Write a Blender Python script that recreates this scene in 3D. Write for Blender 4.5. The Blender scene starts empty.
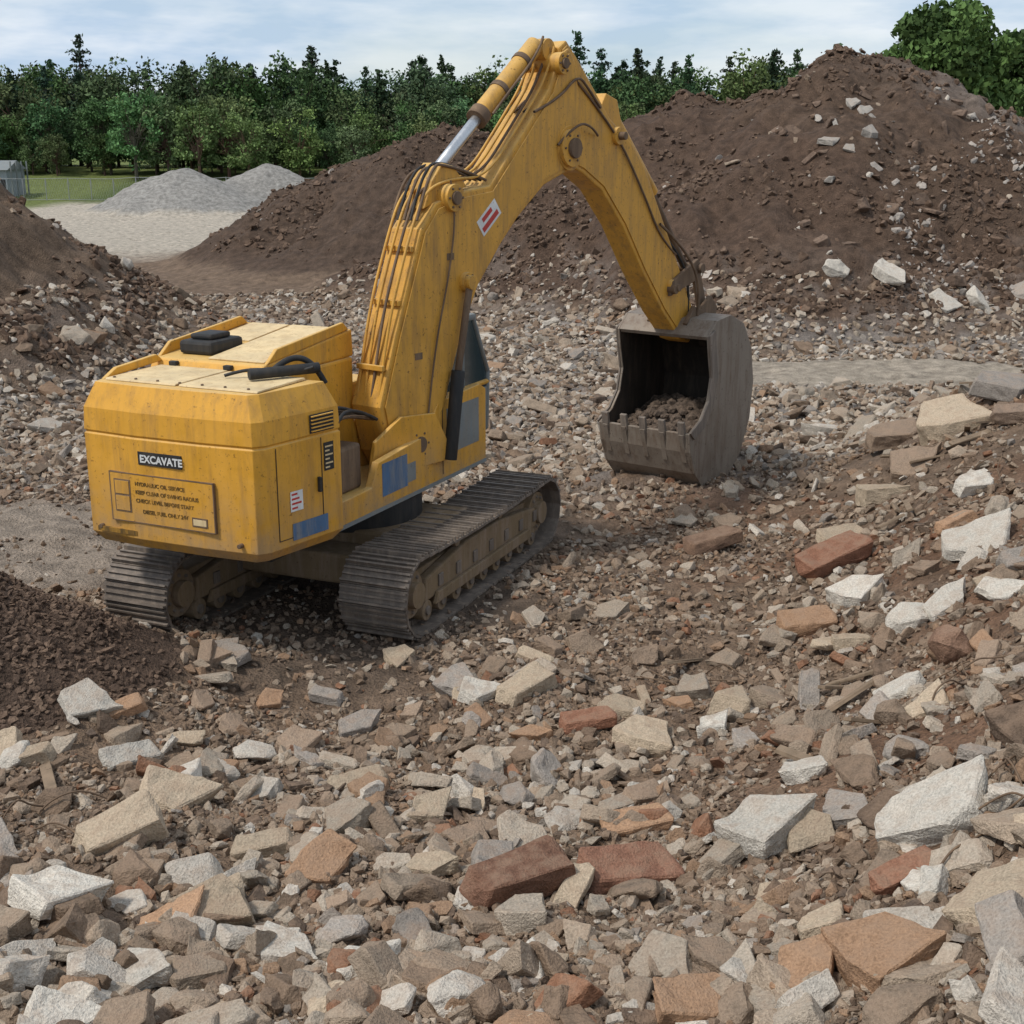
import bpy, bmesh, math, random, numpy as np
from mathutils import Vector, Matrix
from mathutils import noise as mn
random.seed(4); RNG=np.random.default_rng(7)
sc=bpy.context.scene
# ------------------------------------------------------------ noise / terrain
def vnoise(x,y,seed=0):
    ix=np.floor(x).astype(np.int64); iy=np.floor(y).astype(np.int64)
    fx=x-ix; fy=y-iy
    def h(a,b):
        v=(a*374761393+b*668265263+seed*144269504)&0xffffffff
        v=((v^(v>>13))*1274126177)&0xffffffff
        v=v^(v>>16)
        return v/4294967296.0
    u=fx*fx*(3-2*fx); w=fy*fy*(3-2*fy)
    return ((h(ix,iy)*(1-u)+h(ix+1,iy)*u)*(1-w)+(h(ix,iy+1)*(1-u)+h(ix+1,iy+1)*u)*w)*2-1
def fbm(x,y,s,o=4,seed=0):
    t=0;a=1;n=0
    for i in range(o):
        t=t+a*vnoise(x/s+17.3*i,y/s-9.1*i,seed+i);n+=a;a*=.5;s*=.5
    return t/n
def sm(t):
    t=np.clip(t,0,1);return t*t*(3-2*t)
def pile(x,y,cx,cy,rx,ry,h,seed):
    r=np.sqrt(((x-cx)/rx)**2+((y-cy)/ry)**2)
    r=r*(1+.12*fbm(x,y,min(rx,ry)*.5,3,seed))
    return h*np.clip(1.10-np.sqrt(r*r+.012),-1,2)
PILES=[(15.5,62,18,17,10.7,1),(8.5,65,16,15,9.4,2),(27,64,17,16,8.6,3),(-3,78,16,14,7.7,4),(-21,42,11.8,12.5,7.8,5),
(-33,134,9.5,8,4.6,6),(-25,138,9,7,4.9,7),(-8.6,15.0,4.4,3.0,2.3,8)]
def H(x,y):
    x=np.asarray(x,float);y=np.asarray(y,float)
    z=1.0*sm((15-y)/9)
    x0=1.0+(y-10)*.23
    z=np.maximum(z,0)+2.3*sm((x-x0)/6.5)*sm((32-y)/7)
    z=z+3*sm((y-150)/60)
    for p in PILES:
        q=pile(x,y,*p); k=.25
        z=np.log(np.exp(np.clip(z,-5,20)/k)+np.exp(np.clip(q,-5,20)/k)*(q>-.9*p[4]))*k
    z=z+.35*np.exp(-(((x-4.6)/1.5)**2+((y-27.2)/1.0)**2))+.28*np.exp(-(((x-3.1)/1.7)**2+((y-25.3)/1.1)**2))
    ex=np.sqrt(((x+2.3)/4.2)**2+((y-18.9)/3.6)**2)
    k=sm((ex-.75)/.6)
    z=z+k*(.22*fbm(x,y,2.2,3,20)+.08*fbm(x,y,.4,3,30))
    pm=sm((y-26)/12)*sm((z-.4)/2)*sm((150-y)/40)
    z=z+pm*(.9*fbm(x,y,6,4,40)+.6*fbm(x,y,1.4,3,41)-.6*np.abs(fbm(x,y*.35,1.6,3,44)))
    return z
# ------------------------------------------------------------ material helpers
def mat(name):
    m=bpy.data.materials.new(name);m.use_nodes=True
    nt=m.node_tree;b=nt.nodes["Principled BSDF"];return m,nt,b
def N(nt,t,**k):
    n=nt.nodes.new(t)
    for a,v in k.items(): setattr(n,a,v)
    return n
def ramp(nt,src,p0,c0,p1,c1):
    r=nt.nodes.new("ShaderNodeValToRGB");e=r.color_ramp.elements
    e[0].position=p0;e[0].color=c0;e[1].position=p1;e[1].color=c1
    nt.links.new(src,r.inputs[0]);return r.outputs[0]
def noise(nt,vec,scale,detail=6,rough=.6):
    n=nt.nodes.new("ShaderNodeTexNoise");n.inputs["Scale"].default_value=scale;n.inputs["Detail"].default_value=detail
    n.inputs["Roughness"].default_value=rough
    if vec is not None: nt.links.new(vec,n.inputs["Vector"])
    return n.outputs["Fac"]
def mixc(nt,fac,a,b,mode="MIX"):
    m=nt.nodes.new("ShaderNodeMix");m.data_type='RGBA';m.blend_type=mode
    for s,v in ((0,fac),(6,a),(7,b)):
        if isinstance(v,(int,float,tuple,list)): m.inputs[s].default_value=v
        else: nt.links.new(v,m.inputs[s])
    return m.outputs[2]
def mul(nt,a,b):
    m=nt.nodes.new("ShaderNodeMath");m.operation='MULTIPLY';nt.links.new(a,m.inputs[0])
    if isinstance(b,float): m.inputs[1].default_value=b
    else: nt.links.new(b,m.inputs[1])
    return m.outputs[0]
def bump(nt,b,h,st,dist):
    n=nt.nodes.new("ShaderNodeBump");n.inputs["Strength"].default_value=st;n.inputs["Distance"].default_value=dist
    nt.links.new(h,n.inputs["Height"]);nt.links.new(n.outputs[0],b.inputs["Normal"])
def g(v): return (v,v,v,1)
def attr_mat(name,sc1,sc2,bs,bd,lo=.6,hi=1.35,rough=.95,dust=None):
    m,nt,b=mat(name)
    at=N(nt,"ShaderNodeAttribute",attribute_name="Col")
    geo=nt.nodes.new("ShaderNodeNewGeometry")
    n1=noise(nt,geo.outputs["Position"],sc1,4,.65);n2=noise(nt,geo.outputs["Position"],sc2,3,.6)
    c=mixc(nt,1.0,at.outputs["Color"],ramp(nt,n1,.3,g(lo),.7,g(hi)),"MULTIPLY")
    c=mixc(nt,1.0,c,ramp(nt,n2,.3,g(.72),.7,g(1.22)),"MULTIPLY")
    if dust:
        sx=nt.nodes.new("ShaderNodeSeparateXYZ");nt.links.new(geo.outputs["Normal"],sx.inputs[0])
        c=mixc(nt,mul(nt,ramp(nt,sx.outputs[2],.2,g(0),1.0,g(.6)),ramp(nt,n1,.42,g(0),.62,g(1))),c,dust)
    nt.links.new(c,b.inputs["Base Color"]);b.inputs["Roughness"].default_value=rough
    b.inputs["Specular IOR Level"].default_value=.2
    ad=nt.nodes.new("ShaderNodeMath");ad.operation='ADD';nt.links.new(n1,ad.inputs[0]);nt.links.new(n2,ad.inputs[1])
    bump(nt,b,ad.outputs[0],bs,bd)
    return m
M_ground=attr_mat("soil",2.3,22,1.0,.12,.58,1.38)
M_stone=attr_mat("broken_concrete",6,50,.8,.03,.74,1.22,.9,dust=(.25,.17,.115,1))
M_leaf,nt,b=mat("foliage")
at=N(nt,"ShaderNodeAttribute",attribute_name="Col");nt.links.new(at.outputs["Color"],b.inputs["Base Color"])
b.inputs["Roughness"].default_value=.8;b.inputs["Specular IOR Level"].default_value=.15
def paint(name,col,dirt=(.16,.11,.07,1),amount=.5,rough=.5,spec=.4,metal=0.,grime=0.):
    m,nt,b=mat(name)
    tc=nt.nodes.new("ShaderNodeTexCoord")
    mp=nt.nodes.new("ShaderNodeMapping");mp.inputs["Scale"].default_value=(5,5,.7);nt.links.new(tc.outputs["Object"],mp.inputs[0])
    n1=noise(nt,tc.outputs["Object"],1.6,6,.7);n2=noise(nt,mp.outputs[0],1.3,6,.7);n3=noise(nt,tc.outputs["Object"],17,5,.75)
    c=mixc(nt,1.0,(*col,1),ramp(nt,n1,.3,g(.78),.7,g(1.12)),"MULTIPLY")
    c=mixc(nt,ramp(nt,n2,.46,g(0),.76,g(amount)),c,dirt)
    if grime:
        geo=nt.nodes.new("ShaderNodeNewGeometry");sx=nt.nodes.new("ShaderNodeSeparateXYZ");nt.links.new(geo.outputs["Position"],sx.inputs[0])
        mr=nt.nodes.new("ShaderNodeMapRange");nt.links.new(sx.outputs[2],mr.inputs[0]);mr.inputs[1].default_value=2.7;mr.inputs[2].default_value=1.5;mr.inputs[3].default_value=0.15;mr.inputs[4].default_value=1
        c=mixc(nt,mul(nt,mr.outputs[0],ramp(nt,n1,.36,g(.05),.60,g(grime))),c,(.27,.195,.125,1))
        # sun-bleached, dusty upward faces
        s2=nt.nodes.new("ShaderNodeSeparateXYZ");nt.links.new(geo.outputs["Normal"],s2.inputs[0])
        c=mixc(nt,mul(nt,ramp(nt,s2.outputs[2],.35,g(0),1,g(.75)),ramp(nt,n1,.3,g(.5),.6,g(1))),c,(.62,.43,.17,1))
    c=mixc(nt,ramp(nt,n3,.60,g(0),.67,g(min(1,amount*1.1))),c,(dirt[0]*.45,dirt[1]*.37,dirt[2]*.32,1))
    nt.links.new(c,b.inputs["Base Color"])
    nt.links.new(ramp(nt,n1,.3,g(rough-.1),.7,g(rough+.25)),b.inputs["Roughness"])
    b.inputs["Specular IOR Level"].default_value=spec;b.inputs["Metallic"].default_value=metal
    bump(nt,b,n3,.2,.012)
    return m
Y_=paint("yellow_paint",(.74,.36,.028),(.27,.14,.045,1),amount=.66,grime=.8)
YD=paint("yellow_paint_boom_shaded",(.66,.335,.042),(.22,.125,.05,1),.78,.5,grime=.7)  # duller copy of the yellow, boom shading put into the colour
YF=paint("faded_hood_paint",(.68,.52,.29),(.38,.24,.11,1),.6,.65)
DK=paint("dark_rubber",(.02,.02,.02),(.1,.08,.06,1),.4,.6)
ST=paint("track_steel",(.16,.13,.105),(.33,.26,.2,1),.9,.6,.4,.1)
RU=paint("rusty_linkage",(.15,.10,.065),(.3,.2,.12,1),.8,.7,.3,.2)
TF=paint("muddy_track_frame",(.22,.155,.09),(.32,.24,.18,1),.9,.8,.2)
BK=paint("bucket_steel",(.25,.205,.16),(.14,.09,.058,1),1.0,.55,.45,.25)
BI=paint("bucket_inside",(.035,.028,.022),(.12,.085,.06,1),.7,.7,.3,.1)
CH=paint("chrome_rod",(.6,.6,.6),(.3,.28,.25,1),.15,.25,.5,.9)
BL=paint("blue_sticker",(.07,.14,.25),(.3,.27,.22,1),.8,.5)
GR=paint("grey_panel",(.19,.21,.21),(.26,.21,.15,1),.7,.5)
WH=paint("white_sticker",(.72,.72,.69),(.4,.35,.3,1),.5,.5)
RD=paint("red_sticker",(.5,.04,.03),(.3,.2,.15,1),.3,.5)
GL,nt,b=mat("cab_glass");b.inputs["Base Color"].default_value=(.03,.05,.055,1);b.inputs["Roughness"].default_value=.08;b.inputs["Specular IOR Level"].default_value=.8
# ------------------------------------------------------------ mesh from arrays
def mesh_np(name,v,faces,k,col=None,material=None,smooth=False):
    me=bpy.data.meshes.new(name)
    me.vertices.add(len(v));me.vertices.foreach_set("co",np.ascontiguousarray(v,dtype=np.float32).ravel())
    me.loops.add(faces.size);me.loops.foreach_set("vertex_index",faces.ravel().astype(np.int32))
    me.polygons.add(len(faces));me.polygons.foreach_set("loop_start",np.arange(len(faces),dtype=np.int32)*k)
    me.update(calc_edges=True)
    me.polygons.foreach_set("use_smooth",np.full(len(faces),smooth))
    if col is not None:
        a=me.color_attributes.new("Col",'FLOAT_COLOR','POINT')
        c=np.ones((len(v),4),dtype=np.float32);c[:,:3]=col;a.data.foreach_set("color",c.ravel())
    if material: me.materials.append(material)
    o=bpy.data.objects.new(name,me);sc.collection.objects.link(o);return o
# ------------------------------------------------------------ ground
def axis(c,lo,hi,fine,n):
    k=np.linspace(-1,1,n);s=np.sinh(k*6.2)/np.sinh(6.2)
    return c+s*np.where(k<0,-lo,hi)+k*fine
xs=axis(1,-1500,1500,22,900);ys=axis(16,-60,2500,24,1200)
X,Y=np.meshgrid(xs,ys);Z=H(X,Y)
n=len(xs);m=len(ys)
def lerp(a,b,t): return a+(np.asarray(b)-a)*t[...,None]
C=np.zeros(X.shape+(3,))+np.array([.215,.148,.100])
nz=fbm(X,Y,3,4,60);nz2=fbm(X,Y,.8,3,61)
C=lerp(C,[.22,.125,.076],sm((nz+.2)/.35)*.9*sm((X-1)/3)*sm((28-Y)/5))
C=lerp(C,[.27,.235,.205],sm((Y-23)/4)*sm((56-Y)/8)*sm((nz2+.5)/.6)*.9)
C=lerp(C,[.52,.45,.36],sm((Y-74)/14))
C=lerp(C,[.42,.35,.27],sm((2.6-np.abs(Y-38.6-.8*nz))/.8)*sm((X-5)/2)*(Z<1.2))
C=lerp(C,[.33,.265,.205],sm((3.4-np.abs(Y-21.5))/1.5)*sm((-5.2-X)/1.5)*sm((X+16)/3))
C=lerp(C,[.12,.09,.068],sm((1.35-np.sqrt(((X+2.6)/3.4)**2+((Y-18.7)/3.2)**2))/.5)*.65)  # shade beneath the machine painted into the soil colour
PC=[(.122,.078,.053),(.115,.073,.05),(.12,.078,.053),(.105,.069,.048),(.165,.112,.075),(.33,.31,.28),(.32,.30,.27),(.095,.063,.045)]
for p,c in zip(PILES,PC):
    q=pile(X,Y,*p)
    C=lerp(C,c,sm((q-.15)/(.08*p[4]))*.97)
pale=sm((fbm(X,Y,5,4,70)-.08)/.2)*sm((X-14)/8)*sm((Z-2)/2)*(Y<90)
C=lerp(C,[.30,.25,.21],pale*.55)
bank=sm((nz2+.1)/.4)*sm((3.2-Z)/1.5)*sm((Z-.3)/.5)*sm((Y-30)/6)*(Y<58)
C=lerp(C,[.24,.19,.155],bank*.6)
C=lerp(C,[.10,.13,.035],sm((Y-152-6*nz)/8)); C=lerp(C,[.16,.19,.055],sm((-X-50)/5)*sm((Y-138)/6))
v=np.stack([X,Y,Z],-1).reshape(-1,3)
i=np.arange((m-1)*(n-1));r=i//(n-1);c=i%(n-1);q=r*n+c
F=np.stack([q,q+1,q+n+1,q+n],-1)
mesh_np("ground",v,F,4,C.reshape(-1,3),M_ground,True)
# ------------------------------------------------------------ stones
def proto(seed,kind,detail=0):
    rr=random.Random(seed);bm=bmesh.new()
    if kind=="slab":
        a=rr.uniform(.55,1);t=rr.uniform(.14,.34)
        k=rr.randint(4,7);a0=rr.random()*6.28
        for s in (-1,1):
            for j in range(k):
                an=a0+j*6.283/k+(math.sin(seed*7+j*1.7)*.32);R=.5*(1+.22*math.cos(seed+j*2.3))*(1+s*.08*math.sin(j*3+seed))
                bm.verts.new((math.cos(an)*R+s*.03,math.sin(an)*R*a,s*t/2*(1+.3*math.sin(j+seed))))
    elif kind=="brick":
        for sx in(-1,1):
            for sy in(-1,1):
                for sz in(-1,1):
                    bm.verts.new((sx*.5*rr.uniform(.7,1),sy*.27*rr.uniform(.65,1),sz*.17*rr.uniform(.55,1)))
        bm.verts.new((.58*rr.uniform(.7,1),rr.uniform(-.1,.1),.03));bm.verts.new((-.55,rr.uniform(-.15,.15),-.05))
    else:
        ax=(1,rr.uniform(.65,.95),rr.uniform(.45,.8))
        for j in range(rr.randint(11,17)):
            while True:
                p=Vector((rr.uniform(-1,1),rr.uniform(-1,1),rr.uniform(-1,1)))
                if p.length>.55: break
            p=p.normalized()*rr.uniform(.85,1)
            bm.verts.new((p.x*.5*ax[0],p.y*.5*ax[1],p.z*.5*ax[2]))
    r=bmesh.ops.convex_hull(bm,input=bm.verts[:])
    bmesh.ops.delete(bm,geom=[x for x in bm.verts if not x.link_faces],context='VERTS')
    if detail:
        bmesh.ops.dissolve_limit(bm,angle_limit=math.radians(9),verts=bm.verts[:],edges=bm.edges[:])
        bmesh.ops.bevel(bm,geom=bm.edges[:],offset=.02,segments=1,affect='EDGES')
        bmesh.ops.triangulate(bm,faces=bm.faces[:])
        bmesh.ops.subdivide_edges(bm,edges=[e for e in bm.edges if e.calc_length()>.08],cuts=2,use_grid_fill=True)
        bmesh.ops.subdivide_edges(bm,edges=[e for e in bm.edges if e.calc_length()>.09],cuts=1,use_grid_fill=True)
        bm.normal_update()
        for w in bm.verts:
            q=w.co*6+Vector((seed*3.1,0,0))
            w.co+=w.normal*(mn.noise(q)*.018+mn.noise(q*3)*.010-max(0,mn.noise(w.co*2.6+Vector((seed*1.9,9,9)))-.15)*.11)
    bmesh.ops.triangulate(bm,faces=bm.faces[:])
    bm.verts.ensure_lookup_table()
    V=np.array([w.co[:] for w in bm.verts]);Fc=np.array([[w.index for w in f.verts] for f in bm.faces]);bm.free()
    return V,Fc
LOW=[proto(i,"rock") for i in range(18)]+[proto(50+i,"slab") for i in range(4)]+[proto(70+i,"brick") for i in range(2)]
HI=[proto(i+100,"rock",1) for i in range(12)]+[proto(150+i,"slab",1) for i in range(10)]+[proto(170+i,"brick",1) for i in range(4)]
PAL=np.array([(.225,.158,.108),(.28,.208,.148),(.155,.108,.076),(.43,.36,.28),(.36,.28,.205),(.56,.50,.42),(.26,.13,.075),(.29,.185,.115),(.11,.08,.06),(.30,.26,.22)])
def scatter(name,protos,x,y,size,pal_p,tilt=.5,sink=.18,col=None,pid=None,rz=None,bias=0.,vs=.25):
    k=len(x);z=H(x,y)
    pid=RNG.integers(0,len(protos),k) if pid is None else pid
    c=PAL[RNG.choice(len(PAL),k,p=pal_p)] if col is None else col
    c=c*RNG.uniform(.82,1.18,(k,1))
    a=RNG.uniform(0,6.283,k) if rz is None else rz
    tx=RNG.normal(0,tilt,k)+bias;ty=RNG.normal(0,tilt,k)
    e=.25;gx=(H(x+e,y)-H(x-e,y))/(2*e);gy=(H(x,y+e)-H(x,y-e))/(2*e)
    tx=tx+np.arctan(gy)*.8;ty=ty-np.arctan(gx)*.8
    ca,sa=np.cos(a),np.sin(a);cx,sx=np.cos(tx),np.sin(tx);cy,sy=np.cos(ty),np.sin(ty)
    o=np.zeros(k);i1=np.ones(k)
    Rz=np.stack([ca,-sa,o,sa,ca,o,o,o,i1],-1).reshape(k,3,3)
    Rx=np.stack([i1,o,o,o,cx,-sx,o,sx,cx],-1).reshape(k,3,3)
    Ry=np.stack([cy,o,sy,o,i1,o,-sy,o,cy],-1).reshape(k,3,3)
    R=Ry@Rx@Rz
    VV=[];FF=[];CC=[];off=0
    sv=RNG.uniform(1-vs,1+vs,(k,3))*size[:,None]
    for j,(V,Fc) in enumerate(protos):
        I=np.where(pid==j)[0]
        if len(I)==0: continue
        P=np.einsum('kij,knj->kni',R[I],V[None]*sv[I][:,None,:])
        P+=np.stack([x[I],y[I],z[I]+size[I]*sink],-1)[:,None,:]
        nv=len(V);VV.append(P.reshape(-1,3));FF.append((Fc[None]+(off+np.arange(len(I))*nv)[:,None,None]).reshape(-1,3))
        CC.append(np.repeat(c[I],nv,0));off+=nv*len(I)
    return mesh_np(name,np.concatenate(VV),np.concatenate(FF),3,np.concatenate(CC),M_stone)
def sample(k,y0,y1,marg=1.25,pw=1.0):
    u=RNG.random(k);y=y0*(y1/y0)**(u**pw)
    x=RNG.uniform(-1,1,k)*(.42*y*marg+1.0);return x,y
def pathmask(x,y):
    a=(np.abs(y-38.6)<2.2)&(x>5)
    b_=(np.abs(y-21.5)<2.6)&(x<-5.6)
    return a|b_
def under(x,y,g_=0.):
    dx=x+2.35;dy=y-19.9
    f_=dx*.391+dy*.9205;l_=dx*.9205-dy*.391
    return (np.abs(l_)<2.3+g_)&(np.abs(f_)<3.2+g_)
def darkpile(x,y): return pile(x,y,*PILES[7])>.25
P0=np.array([.30,.20,.18,.06,.12,.01,.02,.07,.06,.02]);P0/=P0.sum()
P1=np.array([.20,.20,.10,.15,.19,.05,.035,.09,.02,.03]);P1/=P1.sum()
P2=np.array([.12,.15,.05,.26,.22,.10,.05,.07,.0,.03]);P2/=P2.sum()
PW=np.array([.14,.15,.08,.20,.18,.10,.01,.03,.04,.10]);PW/=PW.sum()
x,y=sample(120000,5.2,30,1.2)
s=RNG.uniform(.035,.115,len(x))*(.75+.03*y)
cl=fbm(x,y,1.4,3,80);keep=(RNG.random(len(x))<np.clip(.62+1.6*cl,.10,1))&~(pathmask(x,y)&(RNG.random(len(x))<.9))&~(under(x,y)&(RNG.random(len(x))<.6))
x,y,s=x[keep],y[keep],s[keep]
dp=darkpile(x,y)
col=PAL[RNG.choice(len(PAL),len(x),p=P0)];col[dp]=np.array([.11,.073,.052])
scatter("rubble_gravel",LOW,x,y,s,P0,.6,.1,col=col)
x,y=sample(15000,5.2,30,1.2)
s=RNG.uniform(.11,.25,len(x))*(.85+.012*y)
keep=~under(x,y,.1)&~pathmask(x,y)&~darkpile(x,y)&(RNG.random(len(x))<np.clip(.55+1.6*fbm(x,y,2.2,3,81),.05,1))
x,y,s=x[keep],y[keep],s[keep];scatter("rubble_stones",LOW,x,y,s,P1,.45,.12)
x,y=sample(3000,5.2,29,1.15)
s=.22+.36*RNG.random(len(x))**2.2
keep=~under(x,y,.4)&~pathmask(x,y)&~darkpile(x,y)&(RNG.random(len(x))<np.clip(.5+1.3*fbm(x,y,2.5,3,82)+.35*(x<-1)*(y<13),.1,1))
x,y,s=x[keep],y[keep],s[keep];scatter("rubble_chunks",HI,x,y,s,P2,.38,.14,bias=.15)
w_,t_,r_,k_,o_=(.62,.565,.48),(.48,.38,.27),(.27,.13,.08),(.38,.33,.28),(.43,.26,.155)
# loose flat slabs lying over the near slope
k=120;x=RNG.uniform(-6,7.5,k);y=RNG.uniform(6.6,17,k);s=RNG.uniform(.34,.68,k)
ok=~under(x,y,.6)&~darkpile(x,y);x,y,s=x[ok],y[ok],s[ok]
cols=np.array([w_,t_,t_,k_,o_,(.33,.24,.17)])[RNG.integers(0,6,len(x))]
scatter("concrete_slabs",HI,x,y,s,P1,.2,.15,col=cols,pid=RNG.choice(np.array([12,13,14,15,16,17,18,19,20,21,22,23,24,25,3,5]),len(x)),bias=.28)
HERO=[(6.3,16.8,.98,'s',w_),(4.8,18.5,1.15,'b',r_),(.05,9.4,.95,'b',(.24,.125,.08)),(1.0,9.75,.82,'b',(.25,.125,.08)),(2.4,7.3,.78,'s',o_),(2.2,10,.85,'s',w_),(3.3,9.1,1.0,'s',w_),
(.4,12.6,.62,'r',k_),(-2.2,10.3,.6,'b',t_),(-3.3,11.5,.72,'s',t_),(-3.55,10.5,.85,'b',t_),(1.5,13.4,.75,'s',t_),(-4.8,13.6,.7,'s',w_),(-2.7,8.2,.52,'s',w_),(-1.7,8.5,.55,'s',w_),
(-3.6,9.1,.75,'s',w_),(7.1,19.3,.7,'s',w_),(3.2,7.5,.68,'s',t_),(1.2,7.4,.66,'s',o_),(-.4,14.8,.55,'s',w_),(-2.3,14.9,.5,'b',k_),(2.6,14.2,.8,'r',t_),(3.6,10.8,.5,'r',k_),
(.9,13.9,.65,'b',r_),(-1.6,12.2,.65,'b',t_),(-.8,11.5,.52,'s',t_),(-5.2,12.4,.5,'r',w_),(-1.5,16.1,.42,'s',t_),(13.3,46.3,1.5,'s',w_),(11.4,46.5,1.2,'r',w_),(15.2,46,1.1,'s',w_),(16.6,46.4,1.4,'r',w_),(18.4,46.8,1.6,'r',k_),(5.3,15,.62,'s',w_),
(4.7,16.8,.75,'s',w_),(4,16.5,.85,'b',o_),(.2,8.1,.42,'s',t_),(-1.3,8.8,.5,'r',k_),(2.8,11.3,.5,'s',w_),(3.4,21,.95,'b',(.24,.15,.1)),(4.2,12.1,.5,'s',t_),
(8.0,23.2,1.4,'s',t_),(7.0,22.2,1.1,'s',(.33,.24,.17)),(9.2,24,1.3,'s',k_),(6.2,21.2,.85,'s',t_),(8.8,22.0,1.0,'b',(.25,.18,.13)),(7.4,24.6,1.2,'s',(.33,.24,.17)),(5.2,19.6,.8,'b',t_),(6.4,18.0,.7,'b',o_),
(-3.0,7.4,.5,'s',w_),(-2.4,9.4,.5,'b',t_),(-4.2,8.6,.55,'s',t_),(-4.6,10.3,.6,'s',k_),(-.7,9.9,.45,'s',t_),(1.9,8.6,.45,'r',t_),(-2.0,7.3,.5,'b',t_),(0.1,7.2,.4,'r',k_),(2.9,8.5,.5,'b',r_),(3.8,8.2,.6,'s',t_),(4.9,13.6,.8,'r',(.25,.15,.10)),(5.8,14.6,.5,'s',w_)]
pi={'r':list(range(0,12)),'s':list(range(12,22)),'b':list(range(22,26))}
hx=np.array([h[0] for h in HERO]);hy=np.array([h[1] for h in HERO]);hs=np.array([h[2] for h in HERO])
pid=np.array([pi[h[3]][(j*7+3)%len(pi[h[3]])] for j,h in enumerate(HERO)])
scatter("concrete_blocks",HI,hx,hy,hs,P1,.16,.17,col=np.array([h[4] for h in HERO]),pid=pid,bias=.32,vs=.12,rz=np.array([0.5*math.sin(j*7.1) for j in range(len(HERO))]))
x,y=sample(46000,26,60,1.2)
s=RNG.uniform(.1,.34,len(x))*(.8+.006*y)
z=H(x,y);keep=~pathmask(x,y)&(RNG.random(len(x))<np.where(z<1.0,.9,np.where((x<-6)&(z<2.6),.35,np.where(z<2.2,.4,.012))))
x,y,s=x[keep],y[keep],s[keep];scatter("yard_debris",LOW,x,y,s,PW,.5,.1)
x,y=sample(1700,27,60,1.2)
s=RNG.uniform(.35,.85,len(x));z=H(x,y);keep=~pathmask(x,y)&(RNG.random(len(x))<np.where(z<1.8,.5,.03))
x,y,s=x[keep],y[keep],s[keep];scatter("yard_boulders",HI,x,y,s,PW,.35,.1)
x,y=sample(110000,34,92,1.25)
z=H(x,y);cl=fbm(x,y,4,3,90)
keep=(z>1)&(RNG.random(len(x))<np.clip(.4+1.7*cl,.04,1));x,y,z=x[keep],y[keep],z[keep]
s=.10+.40*RNG.random(len(x))**3.4
lightp=(RNG.random(len(x))<np.where(x>14,.26,.02)*np.clip(.3+2.8*fbm(x,y,5,3,91),0,1.6))
col=np.where(lightp[:,None],np.array([.42,.37,.32]),np.array([.122,.079,.054]))
scatter("pile_clods",LOW,x,y,s,P0,.6,.08,col=col)
x=RNG.uniform(11,30,110);y=RNG.uniform(47,60,110);z=H(x,y);k=(z>1.2)&(z<9);x,y=x[k],y[k]
scatter("pile_boulders",HI,x,y,RNG.uniform(.3,.95,len(x)),PW,.4,.1,col=np.where(RNG.random(len(x))[:,None]<.3,np.array([.42,.38,.33]),np.array([.16,.11,.08])))
# ------------------------------------------------------------ geometry helpers (machine)
def place(bm,name,fr,m_,bev=0,parent=None,smooth=False,seg=2):
    me=bpy.data.meshes.new(name);bmesh.ops.recalc_face_normals(bm,faces=bm.faces[:]);bm.to_mesh(me);bm.free()
    me.materials.append(m_)
    o=bpy.data.objects.new(name,me);sc.collection.objects.link(o)
    if parent: o.parent=parent;o.matrix_parent_inverse=parent.matrix_world.inverted()
    o.matrix_world=fr
    if bev:
        md=o.modifiers.new("b","BEVEL");md.width=bev;md.segments=seg;md.limit_method='ANGLE';md.angle_limit=math.radians(35)
    return o
def fr(x,y,z,yaw): return Matrix.Translation((x,y,z))@Matrix.Rotation(-math.radians(yaw),4,'Z')
EX=bpy.data.objects.new("tracked_excavator",None);sc.collection.objects.link(EX)
BF=fr(-4.3,15.93,0,25);EX.matrix_world=BF
bpy.context.view_layer.update()
AF=fr(-1.9,18.9,0,37.5)
def prism(name,prof,a0,a1,axis_,frm,m_,bev=.0,par=EX):
    bm=bmesh.new();A=[];B=[]
    for (p,q) in prof:
        if axis_=='x': A.append(bm.verts.new((a0,p,q)));B.append(bm.verts.new((a1,p,q)))
        elif axis_=='z': A.append(bm.verts.new((p,q,a0)));B.append(bm.verts.new((p,q,a1)))
        else: A.append(bm.verts.new((p,a0,q)));B.append(bm.verts.new((p,a1,q)))
    k=len(prof);bm.faces.new(A);bm.faces.new(B[::-1])
    for j in range(k): bm.faces.new((A[j],B[j],B[(j+1)%k],A[(j+1)%k]))
    return place(bm,name,frm,m_,bev,par)
def box(name,x0,x1,y0,y1,z0,z1,frm,m_,bev=.01,par=EX):
    return prism(name,[(x0,y0),(x1,y0),(x1,y1),(x0,y1)],z0,z1,'z',frm,m_,bev,par)
def loft(name,rings,frm,m_,bev=0):
    bm=bmesh.new();R=[[bm.verts.new(p) for p in r] for r in rings];k=len(rings[0])
    for a,b_ in zip(R,R[1:]):
        for j in range(k): bm.faces.new((a[j],a[(j+1)%k],b_[(j+1)%k],b_[j]))
    bm.faces.new(R[0][::-1]);bm.faces.new(R[-1]);return place(bm,name,frm,m_,bev,EX)
def cyl(name,p0,p1,r,frm,m_,r2=None,seg=24,par=EX,bev=.006):
    p0=Vector(p0);p1=Vector(p1);d=p1-p0;bm=bmesh.new()
    bmesh.ops.create_cone(bm,cap_ends=True,segments=seg,radius1=r,radius2=r if r2 is None else r2,depth=d.length)
    M=Matrix.Translation((p0+p1)/2)@d.to_track_quat('Z','Y').to_matrix().to_4x4()
    bmesh.ops.transform(bm,matrix=M,verts=bm.verts[:])
    o=place(bm,name,frm,m_,bev,par)
    for p in o.data.polygons:
        if len(p.vertices)==4:p.use_smooth=True
    return o
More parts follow.
